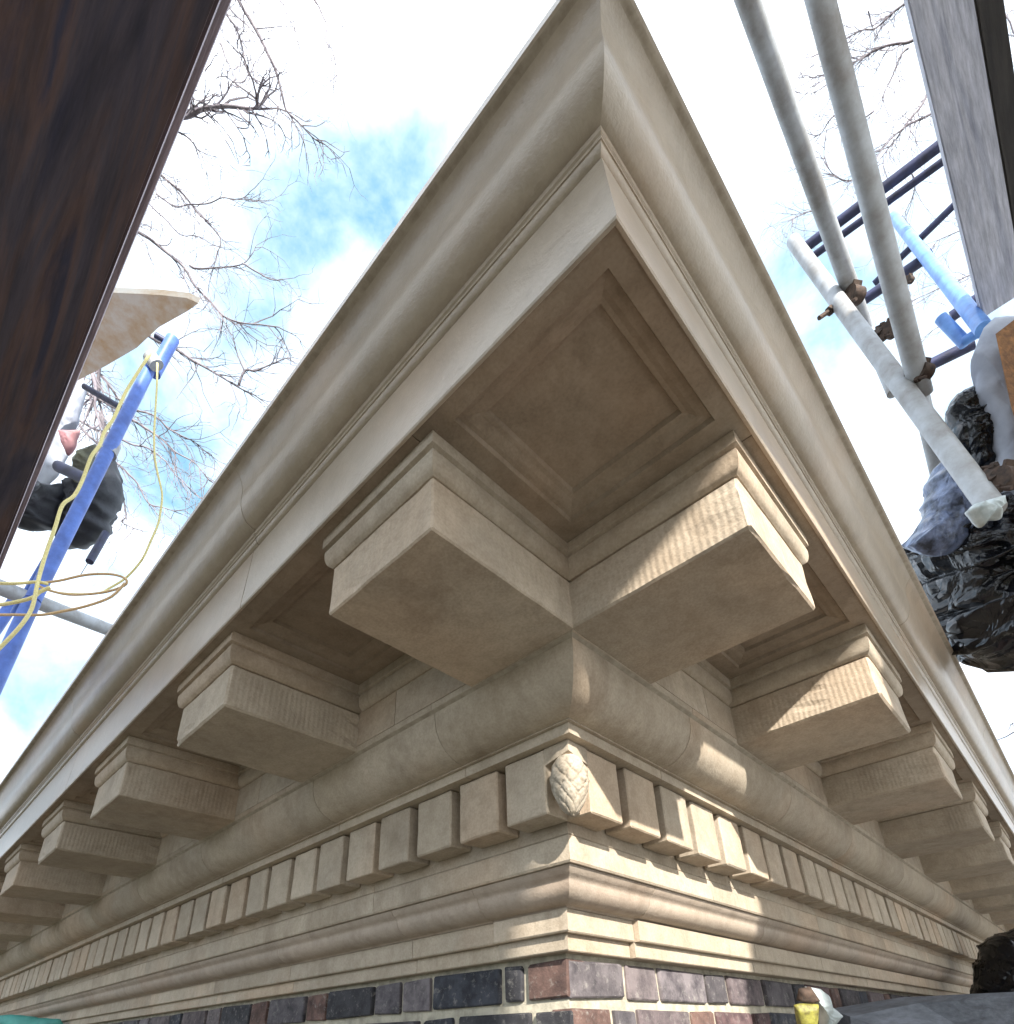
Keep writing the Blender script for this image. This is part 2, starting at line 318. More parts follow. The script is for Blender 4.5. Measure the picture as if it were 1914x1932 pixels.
ovolo = [(-0.30, 0.022), (-0.006, 0.022), (-0.010, -0.003), (-0.027, -0.012), (-0.029, -0.037)] + \
        [(-0.186 + 0.157 * math.cos(t / 12 * math.pi / 2), -0.037 - 0.166 * math.sin(t / 12 * math.pi / 2)) for t in range(1, 13)] + [(-0.186, -0.2085), (-0.202, -0.2085), (-0.202, -0.250), (-0.5, -0.250)]
fascia = [(-0.9, -0.252), (-0.368, -0.252), (-0.368, -0.552), (-0.373, -0.557), (-0.9, -0.557)]
band = [(-0.9, -0.559), (-0.366, -0.559), (-0.366, -0.652), (-0.372, -0.660), (-0.9, -0.660)]
cove = [(-0.9, -0.662), (-0.384, -0.662), (-0.390, -0.672)] + [(-0.392 - 0.030 * math.sin(t / 6 * math.pi / 2), -0.680 - 0.030 * (t / 6)) for t in range(1, 7)] + \
       [(-0.510 + 0.088 * math.cos(t / 8 * math.pi / 2), -0.710 - 0.068 * math.sin(t / 8 * math.pi / 2)) for t in range(1, 9)] + [(-0.516, -0.7845), (-0.9, -0.7845)]
fil1 = [(-0.9, -0.786), (-0.522, -0.786), (-0.522, -0.868), (-0.527, -0.8735), (-0.9, -0.8735)]
fil2 = [(-0.9, -0.875), (-0.553, -0.875), (-0.553, -0.934), (-0.557, -0.938), (-0.9, -0.938)]
def stones(name, m, prof, joints, gap=0.004, offs=None, sides=('L', 'R'), fill=None):
    for sd in sides:
        if fill: zc = (max(z for _, z in prof) + min(z for _, z in prof)) / 2; run('mortar_joint', fill, corn, [(p, zc + (z - zc) * 0.985) for p, z in prof], sd, 0, SEND - .01, mitre=True, off=-0.0025)
        js = joints[sd]; prev = 0.0
        for i, j in enumerate(js + [SEND]):
            off = (offs or {}).get((sd, i), 0.0)
            run(name, m, corn, prof, sd, prev + (gap / 2 if i else 0), j - gap / 2, mitre=(i == 0), off=off)
            prev = j
run_j = lambda a, step: [a + i * step for i in range(int((SEND - a - .4) / step) + 1)]
jc = {'L': run_j(1.06, 2.55), 'R': run_j(2.05, 2.55)}
stones('crown_moulding', GFRC, crown, jc, gap=0.005, fill=JOINT)
stones('crown_fillet', GFRC, bed, jc, gap=0.005)
stones('corona', GFRC, corona, {'L': run_j(1.09, 2.55), 'R': run_j(2.03, 2.55)}, gap=0.006)
stones('ovolo_moulding', STONE, ovolo, {'L': [0.75, 1.71, 3.1, 4.3, 5.5, 6.7, 8.2, 9.7, 11.2, 12.8], 'R': [0.846, 1.987, 3.07, 4.45, 5.6, 6.8, 8.2, 9.6, 11, 12.5]}, fill=JOINT)
jl = {'L': [0.912, 1.475, 2.65, 3.73, 5.0, 6.3, 7.7, 9.2, 11, 12.7], 'R': [0.987, 2.205, 3.3, 4.4, 5.6, 7.0, 8.4, 9.8, 11.2, 12.8]}
jf = {'L': [1.6, 3.2, 4.8, 6.4, 8, 9.6, 11.2, 12.8], 'R': [1.5, 3.0, 4.6, 6.2, 7.8, 9.4, 11, 12.6]}
stones('dentil_fascia', STONE, fascia, jf, gap=0.004)
stones('lower_band', STONE, band, jf, gap=0.004)
stones('lower_moulding', STONE_P, cove, jl, fill=JOINT)
offs = {('R', i): 0.026 for i in range(1, 12)}; offs[('L', 0)] = 0.012; offs[('L', 1)] = 0.0
stones('lower_fillet', STONE, fil1, jl, offs=offs)
stones('bottom_fillet', STONE, fil2, jl, offs=offs)
# wall face between the modillions and the moulding that runs round under the soffit
wallp = [(-0.4, 0.024), (-0.005, 0.024), (-0.005, 0.40), (-0.4, 0.40)]
stones('modillion_band', STONE, wallp, {'L': run_j(1.0, 1.29), 'R': run_j(1.0, 1.29)}, gap=0.004)
cap_prof = [(-0.03, 0.199), (0.003, 0.199)] + [(0.003 + 0.024 * math.sin(t / 8 * math.pi / 2) ** 0.8, 0.203 + 0.062 * (1 - math.cos(t / 8 * math.pi / 2))) for t in range(1, 9)] + [(0.026, 0.270), (0.020, 0.273), (0.020, 0.281), (0.034, 0.286), (0.035, 0.330), (-0.03, 0.330)]
def worn(bm, amp, sd, cuts=3, c=None):
    c = c or Vector((0.11 * U, 0.06 * U, -0.128 * U))
    bmesh.ops.subdivide_edges(bm, edges=[e for e in bm.edges if e.calc_length() > 0.02], cuts=cuts, use_grid_fill=True)
    for v in bm.verts:
        q = v.co * 34 + Vector((sd * 7.1, sd * 3.3, 0)); n = noise.noise(q); chip = max(0, noise.noise(q * 1.9) - .42) * 2.2
        v.co += Vector((noise.noise(q + Vector((4, 0, 0))), noise.noise(q + Vector((0, 9, 0))), n)) * amp + (c - v.co) * chip * .05
def modillion(sd=0):
    bm = bmesh.new(); box(bm, (0, 0.02 * U, 0), (MW * U, -PM * U, 0.2 * U), bevel=0.0022 + .0006 * sd); worn(bm, 0.0010, sd + 40, cuts=6, c=Vector((.1, -.1, .04)))
    o = new_obj('modillion', bm, STONE_T, corn)
    bm = bmesh.new(); sweep(bm, [(0, 0.01), (0, -PM), (MW, -PM), (MW, 0.01)], cap_prof)
    c = new_obj('modillion_cap', bm, STONE, o, smooth=True); mm = c.modifiers.new('edges', 'EDGE_SPLIT'); mm.split_angle = math.radians(28)
    return o
protos = [modillion(i) for i in range(4)]; used = set()
for k in range(NM):
    for sd in 'LR':
        pi = (k * 2 + (sd == 'R')) % 4
        o = dup(protos[pi], corn) if pi in used else protos[pi]
        used.add(pi)
        jit = random.uniform(-0.004, 0.004) if k else 0
        if sd == 'L': o.location = ((-(k * SP) - MW + jit) * U, 0, 0)
        else: o.location = (0, (k * SP + jit) * U, 0); o.rotation_euler.z = math.pi / 2
for k in range(NM):                                            # cap moulding along the wall in each bay
    a, b = k * SP + MW + 0.03, (k + 1) * SP - 0.03
    for sd in 'LR':
        bm = bmesh.new(); path = [(-b, 0), (-a, 0)] if sd == 'L' else [(0, a), (0, b)]
        sweep(bm, path, cap_prof); o = new_obj('wall_cap_moulding', bm, STONE, corn, smooth=True)
        mm = o.modifiers.new('edges', 'EDGE_SPLIT'); mm.split_angle = math.radians(28)
# soffit panels: nested recessed rectangles
def panel(x0, x1, y0, y1, rx0, rx1, ry0, ry1):
    bm = bmesh.new(); z = 0.3315
    rects = [((x0, x1, y0, y1), z), ((rx0, rx1, ry0, ry1), z)]
    def ins(d, dz):
        (a, b, c, e), zz = rects[-1]; rects.append(((a + d, b - d, c + d, e - d), zz + dz))
    ins(0.006, 0.015); ins(0.014, 0.001); ins(0.014, 0.004); ins(0.016, 0.009); ins(0.014, 0.003); ins(0.007, 0.015); ins(0.006, 0.0)
    V = [[bm.verts.new((x * U, y * U, zz * U)) for x, y in ((r[0], r[2]), (r[1], r[2]), (r[1], r[3]), (r[0], r[3]))] for r, zz in rects]
    for i in range(len(V) - 1):
        for k in range(4): bm.faces.new((V[i][k], V[i][(k + 1) % 4], V[i + 1][(k + 1) % 4], V[i + 1][k]))
    bm.faces.new(V[-1])
    t = [bm.verts.new((x * U, y * U, 0.3985 * U)) for x, y in ((x0, y0), (x1, y0), (x1, y1), (x0, y1))]
    for k in range(4): bm.faces.new((V[0][k], t[k], t[(k + 1) % 4], V[0][(k + 1) % 4]))
    bm.faces.new(t)
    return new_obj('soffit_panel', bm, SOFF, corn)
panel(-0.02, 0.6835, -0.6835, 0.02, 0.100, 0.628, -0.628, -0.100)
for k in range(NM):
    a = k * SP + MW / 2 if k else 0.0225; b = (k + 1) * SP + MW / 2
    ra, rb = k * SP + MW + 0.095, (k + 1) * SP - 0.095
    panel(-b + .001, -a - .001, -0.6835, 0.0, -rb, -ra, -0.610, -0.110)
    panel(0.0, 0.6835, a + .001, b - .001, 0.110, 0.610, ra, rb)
# dentils
dmesh = []
for i in range(8):
    bm = bmesh.new(); box(bm, (0, 0, 0), ((0.224 + random.uniform(-.004, .004)) * U, 0.128 * U, (-0.257 + random.uniform(-.003, .003)) * U), bevel=random.uniform(.0016, .003)); worn(bm, 0.0009, i)
    bmesh.ops.recalc_face_normals(bm, faces=bm.faces[:]); me = bpy.data.meshes.new('dentil'); bm.to_mesh(me); bm.free(); me.materials.append(STONE_D); dmesh.append(me)
bm = bmesh.new(); box(bm, (0, 0, 0), (0.205 * U, 0.128 * U, -0.257 * U), bevel=.0022); worn(bm, 0.0009, 3)
bmesh.ops.recalc_face_normals(bm, faces=bm.faces[:]); dfirst = bpy.data.meshes.new('dentil'); bm.to_mesh(dfirst); bm.free(); dfirst.materials.append(STONE_D)
for k in range(50):
    for sd in 'LR':
        o = bpy.data.objects.new('dentil', random.choice(dmesh) if k else dfirst); S.collection.objects.link(o); o.parent = corn
        a = 0.334 + 0.2773 * k + (random.uniform(-0.005, 0.005) if k else 0.0); pp = -0.238 + random.uniform(-0.004, 0.004)
        if sd == 'L': o.location = (-(a + 0.224) * U, -pp * U, -0.2525 * U)
        else: o.location = (pp * U, (a + (0 if k else 0.019)) * U, -0.2525 * U); o.rotation_euler.z = math.pi / 2
        o.rotation_euler.y += random.uniform(-0.008, 0.008)
# corner block over the carved cone, with scooped underside
bm = bmesh.new()
pl = [(-0.335, 0.238), (-0.238, 0.238), (-0.238, 0.335), (-0.368, 0.335), (-0.368, 0.368), (-0.335, 0.368)]
for zt, zb, pts in ((-0.2525, -0.305, [(-0.353, 0.2385), (-0.2385, 0.2385), (-0.2385, 0.353), (-0.366, 0.353), (-0.366, 0.366), (-0.353, 0.366)]),):
    lo = [(-0.353, 0.2385, -0.322), (-0.2385, 0.2385, -0.296), (-0.2385, 0.353, -0.322), (-0.366, 0.353, -0.345), (-0.366, 0.366, -0.345), (-0.353, 0.366, -0.345)]
    A = [bm.verts.new((x * U, y * U, zt * U)) for x, y in pts]; B = [bm.verts.new((x * U, y * U, z * U)) for x, y, z in lo]
    for i in range(6): bm.faces.new((A[i], A[(i + 1) % 6], B[(i + 1) % 6], B[i]))
    bm.faces.new(A); bm.faces.new(B[::-1])
new_obj('corner_dentil_head', bm, STONE_D, corn)
# carved cone
bm = bmesh.new(); nu, nv = 96, 80; cx, cy, zt, zb, R = -0.262, 0.262, -0.312, -0.540, 0.070
grid = []
for j in range(nv + 1):
    v = j / nv; row = []
    for i in range(nu):
        u = i / nu * 2 * math.pi
        r = R * (math.sin(math.pi * min(1, (v * 0.92 + 0.06)) ** 0.80)) ** 0.62 * (1.0 if v < .97 else .6)
        sc = 0.5 + 0.5 * math.cos(5 * u + v * 14) * 1.0; sc2 = 0.5 + 0.5 * math.cos(5 * u - v * 14)
        ga = abs(math.sin(4 * u + v * 11 + .5 * noise.noise(Vector((u, v * 5, 1))))); gb = abs(math.sin(4 * u - v * 11 + .5 * noise.noise(Vector((u, v * 5, 7))))); g = min(ga, gb, 1)
        lobe = (ga * gb) ** 0.5
        q = Vector((math.cos(u) * 3.4, math.sin(u) * 3.4, v * 9))
        r *= 0.93 + 0.09 * lobe - (0.07 if g < 0.18 and v > 0.15 else 0) + 0.015 * noise.noise(q) + 0.05 * noise.noise(q * 2.3) - 0.10 * max(0, noise.noise(q * 1.7 + Vector((5, 5, 5))) - .25)
        row.append(bm.verts.new(((cx + r * math.cos(u)) * U, (cy + r * math.sin(u)) * U, (zt + (zb - zt) * v) * U)))
    grid.append(row)
for j in range(nv):
    for i in range(nu): bm.faces.new((grid[j][i], grid[j][(i + 1) % nu], grid[j + 1][(i + 1) % nu], grid[j + 1][i]))
bm.faces.new(grid[0]); bm.faces.new(grid[-1])
new_obj('carved_cone', bm, CONE, corn, smooth=True)
# ------------------------------------------------------------------ brick wall and core
wall = empty('brick_wall', (0, 0, Z0)); tag(wall, 'old brick wall in dark blue, purple and red bricks below the stone cornice', 'wall')
bm = bmesh.new(); box(bm, (-SEND * U, 0.607 * U, -Z0), (-0.607 * U, SEND * U, -0.936 * U)); new_obj('mortar_bed', bm, MORTAR, wall)
bm = bmesh.new(); box(bm, (-SEND * U, 0.95 * U, -0.934 * U), (-0.95 * U, SEND * U, 0.638 * U)); new_obj('backing_wall', bm, MORTAR, wall)
bm = bmesh.new(); box(bm, (-SEND * U, -0.25 * U, 1.052 * U), (0.25 * U, SEND * U, 1.10 * U)); new_obj('roof_deck', bm, ROOFM, wall)
cols = [(0.05, 0.055, 0.068), (0.12, 0.098, 0.10), (0.13, 0.08, 0.065), (0.10, 0.092, 0.098), (0.155, 0.14, 0.145), (0.04, 0.04, 0.045), (0.12, 0.075, 0.075), (0.14, 0.12, 0.12)]
fixed = {('L', 0): [(0.595, 0.80, 2), (0.83, 0.93, 5), (0.955, 1.39, 0), (1.425, 1.62, 4), (1.65, 1.85, 3), (1.88, 2.3, 5), (2.33, 2.52, 2)],
         ('R', 0): [(0.595, 0.965, 4), (1.005, 1.24, 7), (1.275, 1.70, 4), (1.735, 1.95, 3), (1.985, 2.42, 1)],
         ('L', 1): [(0.595, 0.76, 5), (0.80, 1.22, 5), (1.26, 1.46, 0), (1.50, 1.93, 3)],
         ('R', 1): [(0.595, 0.845, 2), (0.885, 1.02, 3), (1.06, 1.49, 1), (1.53, 1.75, 2), (1.79, 2.2, 6)]}
bk = {}
def brick_mesh(l):
    key = round(l, 2)
    if key not in bk:
        bm = bmesh.new(); box(bm, (0, 0.0, 0), (key * U, 0.11 * U, -0.137 * U), bevel=0.0026)
        for v in bm.verts: v.co += Vector((noise.noise(v.co * 90 + Vector((l * 9, 0, 0))) * .005, noise.noise(v.co * 80 + Vector((5, 5, 5))) * .004, noise.noise(v.co * 85 + Vector((9, 2, 5 + l * 8))) * .005))
        me = bpy.data.meshes.new('brick'); bmesh.ops.recalc_face_normals(bm, faces=bm.faces[:]); bm.to_mesh(me); bm.free(); me.materials.append(BRICK); bk[key] = me
    return bk[key]
PB = -0.588
rest = bmesh.new()
ncourse = int((Z0 / U - 0.97) / 0.18)
for c in range(ncourse):
    z = -0.962 - 0.180 * c
    for sd in 'LR':
        lst = list(fixed.get((sd, c), [])); s = lst[-1][1] + 0.04 if lst else 0.595
        random.seed(c * 17 + (3 if sd == 'L' else 8))
        flip = c % 2
        while s < SEND - 0.6:
            l = 0.43 if (flip == 0) else 0.20; flip = 1 - flip
            if c >= 2 and s == 0.595 and c % 2: l = 0.32
            lst.append((s, s + l, random.randrange(8))); s += l + 0.038
        for i, (a, b, ci) in enumerate(lst):
            if c < 5 and a < 9:
                o = bpy.data.objects.new('brick', brick_mesh(b - a)); S.collection.objects.link(o); o.parent = wall
                pp = PB + random.uniform(-0.004, 0.005)
                q = cols[ci]; f = random.uniform(.8, 1.25); o.color = (q[0] * f, q[1] * f, q[2] * f, 1)
                if sd == 'L': o.location = (-b * U, -pp * U, z * U)
                else: o.location = (pp * U, a * U, z * U); o.rotation_euler.z = math.pi / 2
                o.rotation_euler.x += random.uniform(-.004, .004)
            else:
                if sd == 'L': box(rest, (-b * U, -PB * U, z * U), (-a * U, (-PB + .1) * U, (z - .137) * U))
                else: box(rest, (PB * U, a * U, z * U), ((PB - .1) * U, b * U, (z - .137) * U))
o = new_obj('brick', rest, BRICK, wall); o.color = (0.12, 0.08, 0.08, 1); tag(o, kind='stuff')

# ------------------------------------------------------------------ scaffolding, left side
def plank(name, a, b, h, th, m, edge=None, rotz=0):
    bm = bmesh.new(); c = ((a[0] + b[0]) / 2, (a[1] + b[1]) / 2, h)
    L3 = Vector(((b[0] - a[0]) / 2, (b[1] - a[1]) / 2, th / 2))
    nx = 24 if abs(L3.x) > abs(L3.y) else 6; ny = 24 if abs(L3.y) >= abs(L3.x) else 6
    bmesh.ops.create_cube(bm, size=1, matrix=Matrix.Diagonal((L3.x * 2, L3.y * 2, th, 1)))
    bmesh.ops.bevel(bm, geom=bm.edges[:], offset=0.003, segments=2, affect='EDGES')
    o = new_obj(name, bm, m, loc=c)
    if edge:
        o.data.materials.append(edge)
        ax = 1 if abs(L3.x) > abs(L3.y) else 0
        for p in o.data.polygons:
            if abs(p.normal[ax]) > 0.5: p.material_index = 1
    return o
H1 = 0.85
y1 = CAM.y - 0.034 * H1
o = plank('scaffold_plank', (CAM.x - 3.2, y1 - 0.26), (CAM.x + 0.42, y1), CAM.z + H1 + 0.02, 0.04, DARKWOOD, LITEDGE)
o2 = plank('scaffold_plank', (CAM.x - 3.2, y1 - 0.24), (CAM.x + 0.38, CAM.y - 0.0228), CAM.z + H1 + 0.065, 0.04, LITEDGE)
tag(o2, 'plank lying on the dark overhead plank, its thin showing edge painted pale as if lit', 'plank')
tag(o, 'dark brown-black wooden plank overhead, nearest the viewer along the left of the photo', 'plank')
def tube_obj(name, p, q, r, m, label=None, cat='pole', group=None, parent=None, seg=16):
    p = Vector(p); q = Vector(q); bm = bmesh.new(); tube(bm, [p - p, q - p], r, seg)
    o = new_obj(name, bm, m, parent, smooth=True, loc=p); mm = o.modifiers.new('edges', 'EDGE_SPLIT'); mm.split_angle = math.radians(40)
    if label: tag(o, label, cat, group)
    return o
# stained plywood offcut lying on the lift above
pts = [(60, 760), (140, 552), (215, 552), (300, 556), (352, 562), (375, 572), (352, 588), (300, 617), (258, 656), (200, 690), (135, 724)]
hp = 1.25; bm = bmesh.new()
vs = [at_h(x, y, hp) for x, y in pts]; c0 = sum(vs, Vector()) / len(vs)
A = [bm.verts.new(v - c0) for v in vs]; B = [bm.verts.new(v - c0 + Vector((0, 0, 0.018))) for v in vs]
bm.faces.new(A); bm.faces.new(B[::-1])
for i in range(len(A)): bm.faces.new((A[i], A[(i + 1) % len(A)], B[(i + 1) % len(A)], B[i]))
tag(new_obj('plywood_offcut', bm, TAN, loc=c0), 'tan stained plywood offcut with a pointed end, sticking out past the dark plank', 'plywood')
# blue ladder frame
lad = empty('ladder_frame', at(139, 945, 1.9)); tag(lad, 'blue painted steel ladder frame rising at the left, hung with yellow rope', 'ladder')
def child_tube(parent, name, p, q, r, m, seg=14):
    p = Vector(p) - parent.location; q = Vector(q) - parent.location
    bm = bmesh.new(); tube(bm, [p, q], r, seg); o = new_obj(name, bm, m, parent, smooth=True); mm = o.modifiers.new('edges', 'EDGE_SPLIT'); mm.split_angle = math.radians(40); return o
child_tube(lad, 'stile', at(292, 676, 2.25), at(62, 1132, 1.75), 0.021, BLUE)
child_tube(lad, 'stile', at(326, 640, 2.32), at(290, 705, 2.24), 0.024, BLUE)
child_tube(lad, 'stile', at(60, 1135, 1.74), at(-30, 1330, 1.6), 0.023, BLUE)
child_tube(lad, 'stile', at(30, 1130, 2.1), at(-80, 1290, 1.9), 0.02, BLUE)
child_tube(lad, 'rung', at(159, 729, 2.2), at(240, 776, 2.18), 0.011, DARKSTEEL)
child_tube(lad, 'rung', at(293, 632, 2.3), at(324, 650, 2.32), 0.012, DARKSTEEL)
child_tube(lad, 'rung', at(110, 880, 2.1), at(165, 905, 2.05), 0.020, DARKSTEEL)
child_tube(lad, 'rung', at(30, 1160, 1.9), at(95, 1050, 1.9), 0.016, BLUE)
child_tube(lad, 'collar', at(212, 838, 2.06), at(203, 857, 2.03), 0.027, GALV)
child_tube(lad, 'clamp', at(283, 672, 2.2), at(296, 690, 2.2), 0.026, GALV)
# grey tube crossing low at the left
tube_obj('scaffold_tube', at(-60, 1085, 1.7), at(300, 1225, 2.6), 0.0242, GALV, 'grey scaffold tube crossing behind the yellow rope, lower left', 'scaffold tube')
# rope
rope_paths = [([(285, 665), (262, 700), (240, 735), (228, 760), (214, 790), (197, 815), (188, 840), (172, 862), (156, 905), (140, 935), (118, 953), (104, 995), (88, 1040), (76, 1080), (70, 1105), (60, 1148), (38, 1182), (0, 1222), (-30, 1250)], ROPE, 0.0065),
              ([(297, 685), (296, 730), (293, 780), (291, 820), (292, 860), (298, 895), (306, 932), (303, 965), (298, 990), (284, 1022), (268, 1056), (238, 1090), (206, 1110), (190, 1118), (150, 1121), (110, 1118), (80, 1110)], ROPE, 0.0042)]
rope = empty('yellow_rope', at(70, 1105, 1.65)); tag(rope, 'long yellow rope looped over the blue ladder frame at the left', 'rope')
def rope_piece(path, m, r, d0, d1):
    n = len(path); P = [at(x, y, d0 + (d1 - d0) * i / (n - 1)) - rope.location for i, (x, y) in enumerate(path)]
    bm = bmesh.new(); tube(bm, smooth_path(P, 4), r, 8); new_obj('rope_strand', bm, m, rope, smooth=True)
rope_piece(rope_paths[0][0], ROPE, 0.0050, 2.1, 1.5)
rope_piece(rope_paths[1][0], ROPE, 0.0034, 2.1, 1.7)
rope_piece([(72, 1100), (110, 1096), (160, 1085), (205, 1083), (234, 1090), (238, 1102), (215, 1113), (180, 1120), (130, 1122), (90, 1113), (74, 1106)], ROPE2, 0.0036, 1.7, 1.7)
rope_piece([(-20, 1143), (20, 1138), (60, 1128), (75, 1117), (95, 1108)], ROPE, 0.005, 1.6, 1.65)
rope_piece([(-20, 1160), (30, 1160), (80, 1160), (120, 1153), (165, 1143), (210, 1126), (236, 1100)], ROPE2, 0.0038, 1.6, 1.7)
rope_piece([(-20, 1100), (30, 1101), (70, 1098), (90, 1102)], ROPE, 0.0042, 1.6, 1.66)
# bags and cloths hung on the frame
def blob(name, outline, depth, thick, m, label=None, cat=None, parent=None, seed=0, rough=0.8, freq=9.0, group=None):
    """a crumpled bag: the outline sits at its own depth and is puffed out to real thickness with folds"""
    P = [Vector((x, y)) for x, y in outline]
    dens = []
    for i in range(len(P)):
        a, b = P[i], P[(i + 1) % len(P)]; k = max(1, int((b - a).length / 5))
        dens += [a + (b - a) * t / k for t in range(k)]
    c = sum(P, Vector((0, 0))) / len(P); bm = bmesh.new(); rings = 20; org = at(c.x, c.y, depth)
    def ridge(v, f): return max(0.0, 1 - abs(noise.noise(v * f)) * 2.6) ** 2
    def vert(q, t, sgn):
        puff = math.sqrt(max(0.0, 1 - t * t)) * thick
        v = at(q.x, q.y, depth) - CAM; sv = Vector((v.x + seed * 3.7, v.y, v.z))
        wv = Vector((noise.noise(sv * freq * .8), noise.noise(sv * freq * .8 + Vector((9, 1, 4))), noise.noise(sv * freq * .8 + Vector((3, 8, 2))))) * .08
        nz = 0.55 * noise.noise(sv * freq * .6) + rough * (0.55 * ridge(sv + wv, freq * .9) + 0.32 * ridge(sv + wv, freq * 2.2) + 0.14 * ridge(sv, freq * 4.6))
        edge = min(1.0, (1 - t) * 4 + .15)
        v = v + CAM + fwd * (-sgn) * (puff + thick * .55 * nz * edge)
        v += (upv * noise.noise(sv * freq * 2.7) + right * noise.noise(sv * freq * 2.9 + Vector((7, 7, seed)))) * rough * thick * .16
        return v - org
    outer = None
    for sgn in (1, -1):
        ringv = []
        for k in range(rings + 1):
            t = 1 - k / rings
            if k == 0 and outer: ringv.append(outer); continue
            if k == rings: ringv.append([bm.verts.new(vert(c, 0, sgn))])
            else: ringv.append([bm.verts.new(vert(c + (p - c) * t, t, sgn)) for p in dens])
            if k == 0: outer = ringv[0]
        n = len(dens)
        for k in range(rings - 1):
            for i in range(n): bm.faces.new((ringv[k][i], ringv[k][(i + 1) % n], ringv[k + 1][(i + 1) % n], ringv[k + 1][i]))
        cc = ringv[rings][0]
        for i in range(n): bm.faces.new((ringv[rings - 1][i], ringv[rings - 1][(i + 1) % n], cc))
    off = parent.location if parent else Vector()
    o = new_obj(name, bm, m, parent, smooth=True, loc=org - off)
    if label: tag(o, label, cat, group)
    return o
blob('tool_bag', [(160, 900), (214, 862), (220, 900), (212, 945), (196, 1000), (178, 1022), (150, 1030), (118, 1036), (112, 1010), (118, 960)], 2.45, 0.10, BAGF,
     'dark tool bag bulging to the right of the blue ladder frame', 'bag', seed=2)
blob('black_sack', [(48, 930), (70, 905), (92, 918), (128, 915), (120, 950), (104, 978), (92, 994), (60, 1000), (36, 1000), (40, 965)], 2.35, 0.07, BAGF,
     'small black sack between the dark plank and the blue ladder frame', 'bag', seed=5, freq=14)
blob('olive_pouch', [(150, 850), (182, 838), (172, 880), (152, 905), (140, 910), (138, 880)], 2.15, 0.03, OLIVE, 'olive green pouch hanging above the dark tool bag', 'pouch', seed=8, freq=16)
blob('pink_cloth', [(112, 812), (150, 812), (140, 845), (128, 860), (118, 835)], 2.4, 0.02, PINK, 'crumpled pinkish red cloth beside the dark plank', 'cloth', seed=3, freq=14)
blob('pale_cloth', [(112, 735), (152, 700), (165, 730), (145, 800), (120, 815), (128, 860), (108, 900), (82, 925), (60, 905), (85, 830)], 2.5, 0.02, CLOTH,
     'pale grey cloth hanging behind the dark plank below the plywood offcut', 'cloth', seed=4, freq=10)
t = tube_obj('pipe_tool', at(200, 1006, 2.2), at(169, 1060, 2.1), 0.013, DARKSTEEL, 'short dark grey pipe tool hanging beneath the dark tool bag', 'tool')
tube_obj('tool_wire', at(166, 1062, 2.1), at(152, 1085, 2.1), 0.0015, GALV, parent=None, label='thin wire dangling from the end of the pipe tool', cat='wire')

# ------------------------------------------------------------------ scaffolding, right side
H2 = 1.9
def yr(px, py): return at_h(px, py, H2).y
o = plank('grey_plank', (CAM.x + 0.184 * H2, CAM.y - 0.5), (CAM.x + 0.236 * H2, yr(1857, 600)), CAM.z + H2 + 0.02, 0.04, GREYWOOD)
o.rotation_euler.z = -0.012
tag(o, 'weathered grey wooden plank overhead at the right edge of the photo', 'plank')
o = plank('dark_beam', (CAM.x + 0.2385 * H2, CAM.y - 0.5), (CAM.x + 0.262 * H2, CAM.y + 2.3), CAM.z + H2 + 0.05, 0.09, BLACKWOOD)
o.rotation_euler.z = -0.012
tag(o, 'blackened wooden beam beside the weathered grey plank, far upper right', 'beam')
tube_obj('scaffold_tube', at_h(1390, -60, 2.10) , at(1632, 618, 1.95), 0.0242, GALV, 'grey scaffold tube nearest the cornice tip, left of the pair running off the top', 'scaffold tube', 'long scaffold tubes at the right')
tube_obj('scaffold_tube', at(1533, -60, 1.12), at(1741, 745, 1.52), 0.0242, GALV, 'thick grey scaffold tube, right one of the pair running off the top', 'scaffold tube', 'long scaffold tubes at the right')
tube_obj('scaffold_tube', at(1498, 455, 2.15), at(1876, 962, 1.22), 0.0235, GALV, 'pale grey scaffold tube slanting from a free end down to the black plastic bundle', 'scaffold tube', 'long scaffold tubes at the right')
tube_obj('scaffold_tube', at(1620, 590, 2.1), at(1686, 742, 1.9), 0.018, GALV, 'short grey tube stub ending in the open below the slanting tube', 'scaffold tube', 'long scaffold tubes at the right')
tube_obj('scaffold_tube', at(1735, 735, 1.7), at(1800, 1010, 1.75), 0.022, GALV, 'grey tube running down into the top of the black plastic bundle', 'scaffold tube', 'long scaffold tubes at the right')
def bar(p1, p2, h, r, lab):
    tube_obj('putlog_bar', at_h(*p1, h), at_h(*p2, h), r, DARKSTEEL, lab, 'steel bar', 'dark blue bars crossing the right sky')
bar((1516, 470), (1790, 262), 3.4, 0.024, 'dark blue steel bar, topmost of the close pair behind the tubes')
bar((1532, 485), (1798, 291), 3.4, 0.017, 'thinner dark blue steel bar just under the topmost one')
bar((1650, 535), (1806, 382), 3.2, 0.015, 'thin dark blue steel bar reaching the grey plank below the close pair')
bar((1610, 580), (1760, 478), 2.9, 0.022, 'dark steel bar starting at the rusty coupler and passing behind the tubes')
bar((1716, 708), (1838, 648), 2.3, 0.022, 'dark grey steel bar leading from the lower coupler to the grey cloth')
bar((1795, 598), (1862, 552), 2.6, 0.022, 'short dark blue steel stub between the pale blue tube and the grey plank')
br = empty('blue_brace', at(1850, 610, 1.7)); tag(br, 'pale blue painted brace with a forked end, slanting in front of the grey plank', 'brace')
child_tube(br, 'brace_tube', at(1686, 408, 3.1), at(1858, 622, 1.7), 0.0225, PALEBLUE)
child_tube(br, 'brace_prong', at(1776, 600, 1.9), at(1822, 648, 1.85), 0.018, PALEBLUE)
child_tube(br, 'brace_prong', at(1818, 645, 1.85), at(1862, 618, 1.8), 0.015, PALEBLUE)
